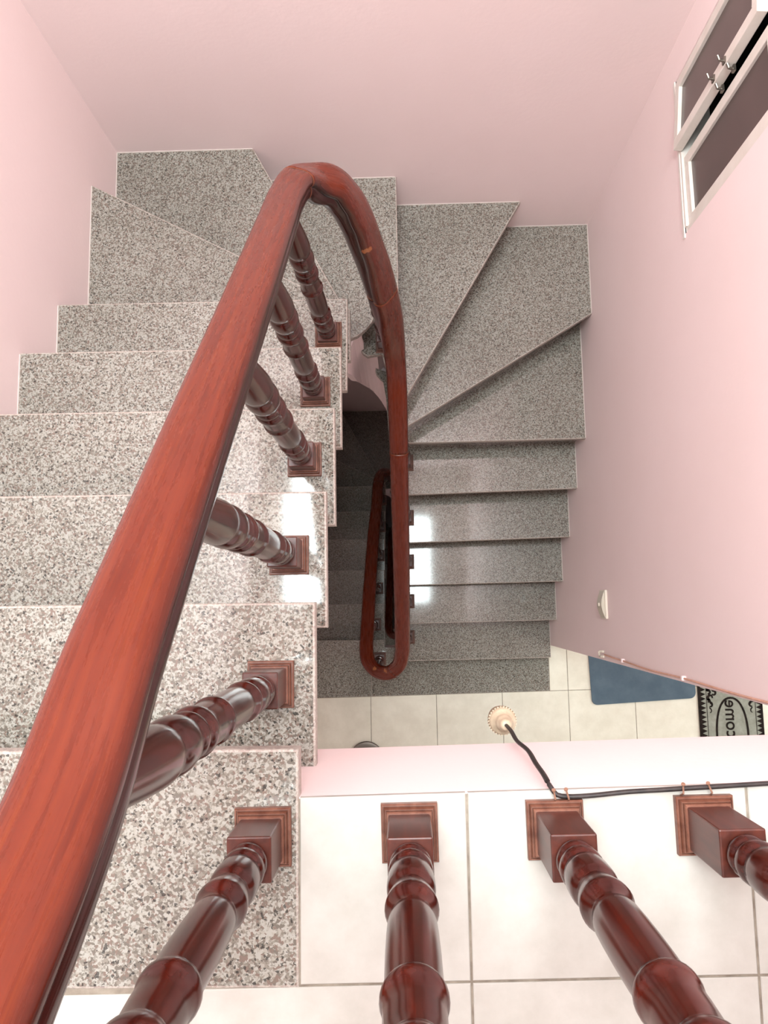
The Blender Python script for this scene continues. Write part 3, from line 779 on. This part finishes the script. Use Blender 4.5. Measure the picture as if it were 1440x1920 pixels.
# blue mat on the lower floor
ZF = -STOREY
bm = bmesh.new()
def rrect(x0, x1, y0, y1, r, n=6):
    out = []
    for cx, cy, a0 in ((x1-r, y1-r, 0), (x0+r, y1-r, 90), (x0+r, y0+r, 180), (x1-r, y0+r, 270)):
        for k in range(n+1):
            a = math.radians(a0 + 90*k/n); out.append((cx + r*math.cos(a), cy + r*math.sin(a)))
    return out
pm = [(x, y + 0.055*(x-1.3) - 0.004) for x, y in rrect(1.272, 1.892, -0.405, 0.02, 0.032)]
pm = [(x + 0.05*(y+0.4)*-0.6, y) for x, y in pm]
t = add_prism(bm, pm, ZF, ZF+0.008); bevel_top(bm, t, 0.003, 2, 0)
M['blue'] = varied('slate_blue_mat', srgb(66, 84, 98), srgb(82, 99, 112), 12, 0.7, bump=0.2)
tag(bm_obj('floor_mat', bm, M['blue']), 'plain slate-blue rubber mat with rounded corners on the lower floor', 'mat')

# welcome mat
wm = empty('welcome_mat', (2.09, -0.60, ZF)); tag(wm, 'grey and black doormat lettered Welcome inside an oval', 'doormat')
M['mat_grey'] = varied('grey_mat_pile', srgb(136, 136, 124), srgb(158, 158, 146), 30, 0.95, 0.1, 0.4)
M['mat_black'] = varied('black_mat_pile', srgb(28, 22, 20), srgb(46, 38, 34), 40, 0.95, 0.1)
MX0, MX1, MY0, MY1 = 1.902, 2.280, -0.92, -0.285
def wpt(o): return child_of(o, wm)
bm = bmesh.new(); t = add_prism(bm, [(MX0, MY0), (MX1, MY0), (MX1, MY1), (MX0, MY1)], ZF, ZF+0.007); bevel_top(bm, t, 0.002, 1, 0)
wpt(bm_obj('pile', bm, M['mat_grey']))
zt = ZF+0.007
bm = bmesh.new()
def flat(poly, h=0.0012): add_prism(bm, poly, zt-0.001, zt+h)
bw = 0.006
flat([(MX0, MY0), (MX0+0.016, MY0), (MX0+0.016, MY1), (MX0, MY1)]); flat([(MX1-0.012, MY0), (MX1, MY0), (MX1, MY1), (MX1-0.012, MY1)])
flat([(MX0+0.016, MY1-0.016), (MX1-0.012, MY1-0.016), (MX1-0.012, MY1), (MX0+0.016, MY1)]); flat([(MX0+0.016, MY0), (MX1-0.012, MY0), (MX1-0.012, MY0+0.016), (MX0+0.016, MY0+0.016)])
for xo in (MX0+0.048, MX1-0.044): flat([(xo, MY0), (xo+0.003, MY0), (xo+0.003, MY1), (xo, MY1)])
wpt(bm_obj('border', bm, M['mat_black']))
for side in (0, 1):
    bm = bmesh.new(); yy = MY0+0.016
    while yy < MY1-0.03:
        x0, x1 = (MX0+0.0155, MX0+0.045) if side == 0 else (MX1-0.0115, MX1-0.040)
        flat([(x0, yy), (x0, yy+0.0266), (x1, yy+0.0133)])
        yy += 0.0268
    o = wpt(bm_obj('triangle_border', bm, M['mat_black'])); o['kind'] = 'stuff'
# oval
bm = bmesh.new(); ex, ey = 2.093, -0.60; ra, rb = 0.092, 0.222; n = 48; wv = 0.006
for k in range(n):
    a0, a1 = 2*math.pi*k/n, 2*math.pi*(k+1)/n
    sq = lambda a, e: (ex + (ra+e)*math.copysign(abs(math.cos(a))**0.9, math.cos(a)), ey + (rb+e)*math.copysign(abs(math.sin(a))**0.9, math.sin(a)))
    add_prism(bm, [sq(a0, -wv), sq(a0, wv), sq(a1, wv), sq(a1, -wv)], zt-0.001, zt+0.0012)
wpt(bm_obj('oval_border', bm, M['mat_black']))
# corner scrolls
def scroll(cx, cy, sx, sy):
    bm = bmesh.new()
    def curl(x, y, r, a0, a1, w0, w1, n=12):
        for k in range(n):
            t0, t1 = k/n, (k+1)/n
            q = []
            for tt, sgn in ((t0, -1), (t0, 1), (t1, 1), (t1, -1)):
                a = math.radians(a0+(a1-a0)*tt); rr = r*(1-0.45*tt); w = w0+(w1-w0)*tt
                q.append((cx+sx*(x+(rr+sgn*w)*math.cos(a)), cy+sy*(y+(rr+sgn*w)*math.sin(a))))
            add_prism(bm, q, zt-0.001, zt+0.0012)
    curl(0.022, -0.012, 0.020, 200, -60, 0.010, 0.004)
    curl(0.016, -0.060, 0.018, 250, -20, 0.009, 0.004)
    curl(0.010, -0.104, 0.016, 90, -110, 0.008, 0.003)
    curl(0.062, -0.006, 0.018, 190, -70, 0.009, 0.004)
    curl(0.100, -0.004, 0.018, 180, -60, 0.009, 0.003)
    curl(0.034, -0.034, 0.016, 120, -150, 0.008, 0.004)
    curl(0.004, -0.030, 0.014, 140, -120, 0.008, 0.004)
    curl(0.004, -0.080, 0.010, 140, -160, 0.006, 0.003)
    curl(0.002, -0.140, 0.020, 80, -60, 0.004, 0.002)
    return wpt(bm_obj('corner_scroll', bm, M['mat_black']))
scroll(MX0+0.058, MY1-0.030, 1, 1); scroll(MX1-0.054, MY1-0.030, -1, 1)
scroll(MX0+0.058, MY0+0.030, 1, -1); scroll(MX1-0.054, MY0+0.030, -1, -1)
# lettering (it reads up the mat and is reversed, as in the picture)
fc = bpy.data.curves.new('lettering', 'FONT'); fc.body = 'Welcome'; fc.size = 0.088; fc.extrude = 0.001; fc.offset = 0.0007
fc.align_x = 'CENTER'; fc.align_y = 'CENTER'
to = bpy.data.objects.new('lettering_source', fc); COL.objects.link(to)
dg = bpy.context.evaluated_depsgraph_get(); me = bpy.data.meshes.new_from_object(to.evaluated_get(dg)); bpy.data.objects.remove(to, do_unlink=True)
xa = min(v.co.x for v in me.vertices); xb = max(v.co.x for v in me.vertices); ya = min(v.co.y for v in me.vertices); yb = max(v.co.y for v in me.vertices)
me.transform(Matrix.Translation((2.094, -0.588, zt+0.001)) @ Matrix.Rotation(math.pi/2, 4, 'Z') @ Matrix.Diagonal((0.392/(xb-xa), -0.074/(yb-ya), 1, 1)) @ Matrix.Translation((-(xa+xb)/2, -(ya+yb)/2, 0)))
me.materials.clear(); me.materials.append(M['mat_black'])
o = bpy.data.objects.new('lettering', me); COL.objects.link(o); wpt(o); o['label'] = 'black word Welcome'

# round steel lid lying on the lower floor under the landing
bm = bmesh.new()
lathe(bm, [(0.098, 0.0), (0.102, 0.004), (0.102, 0.010), (0.094, 0.013), (0.075, 0.011), (0.040, 0.018), (0.018, 0.022), (0.016, 0.034), (0.004, 0.037)], 40, ZF, -0.085, -0.705)
tag(bm_obj('pot_lid', bm, M['steel'], smooth=True), 'grey round metal lid on the lower floor half hidden by the landing edge', 'lid')
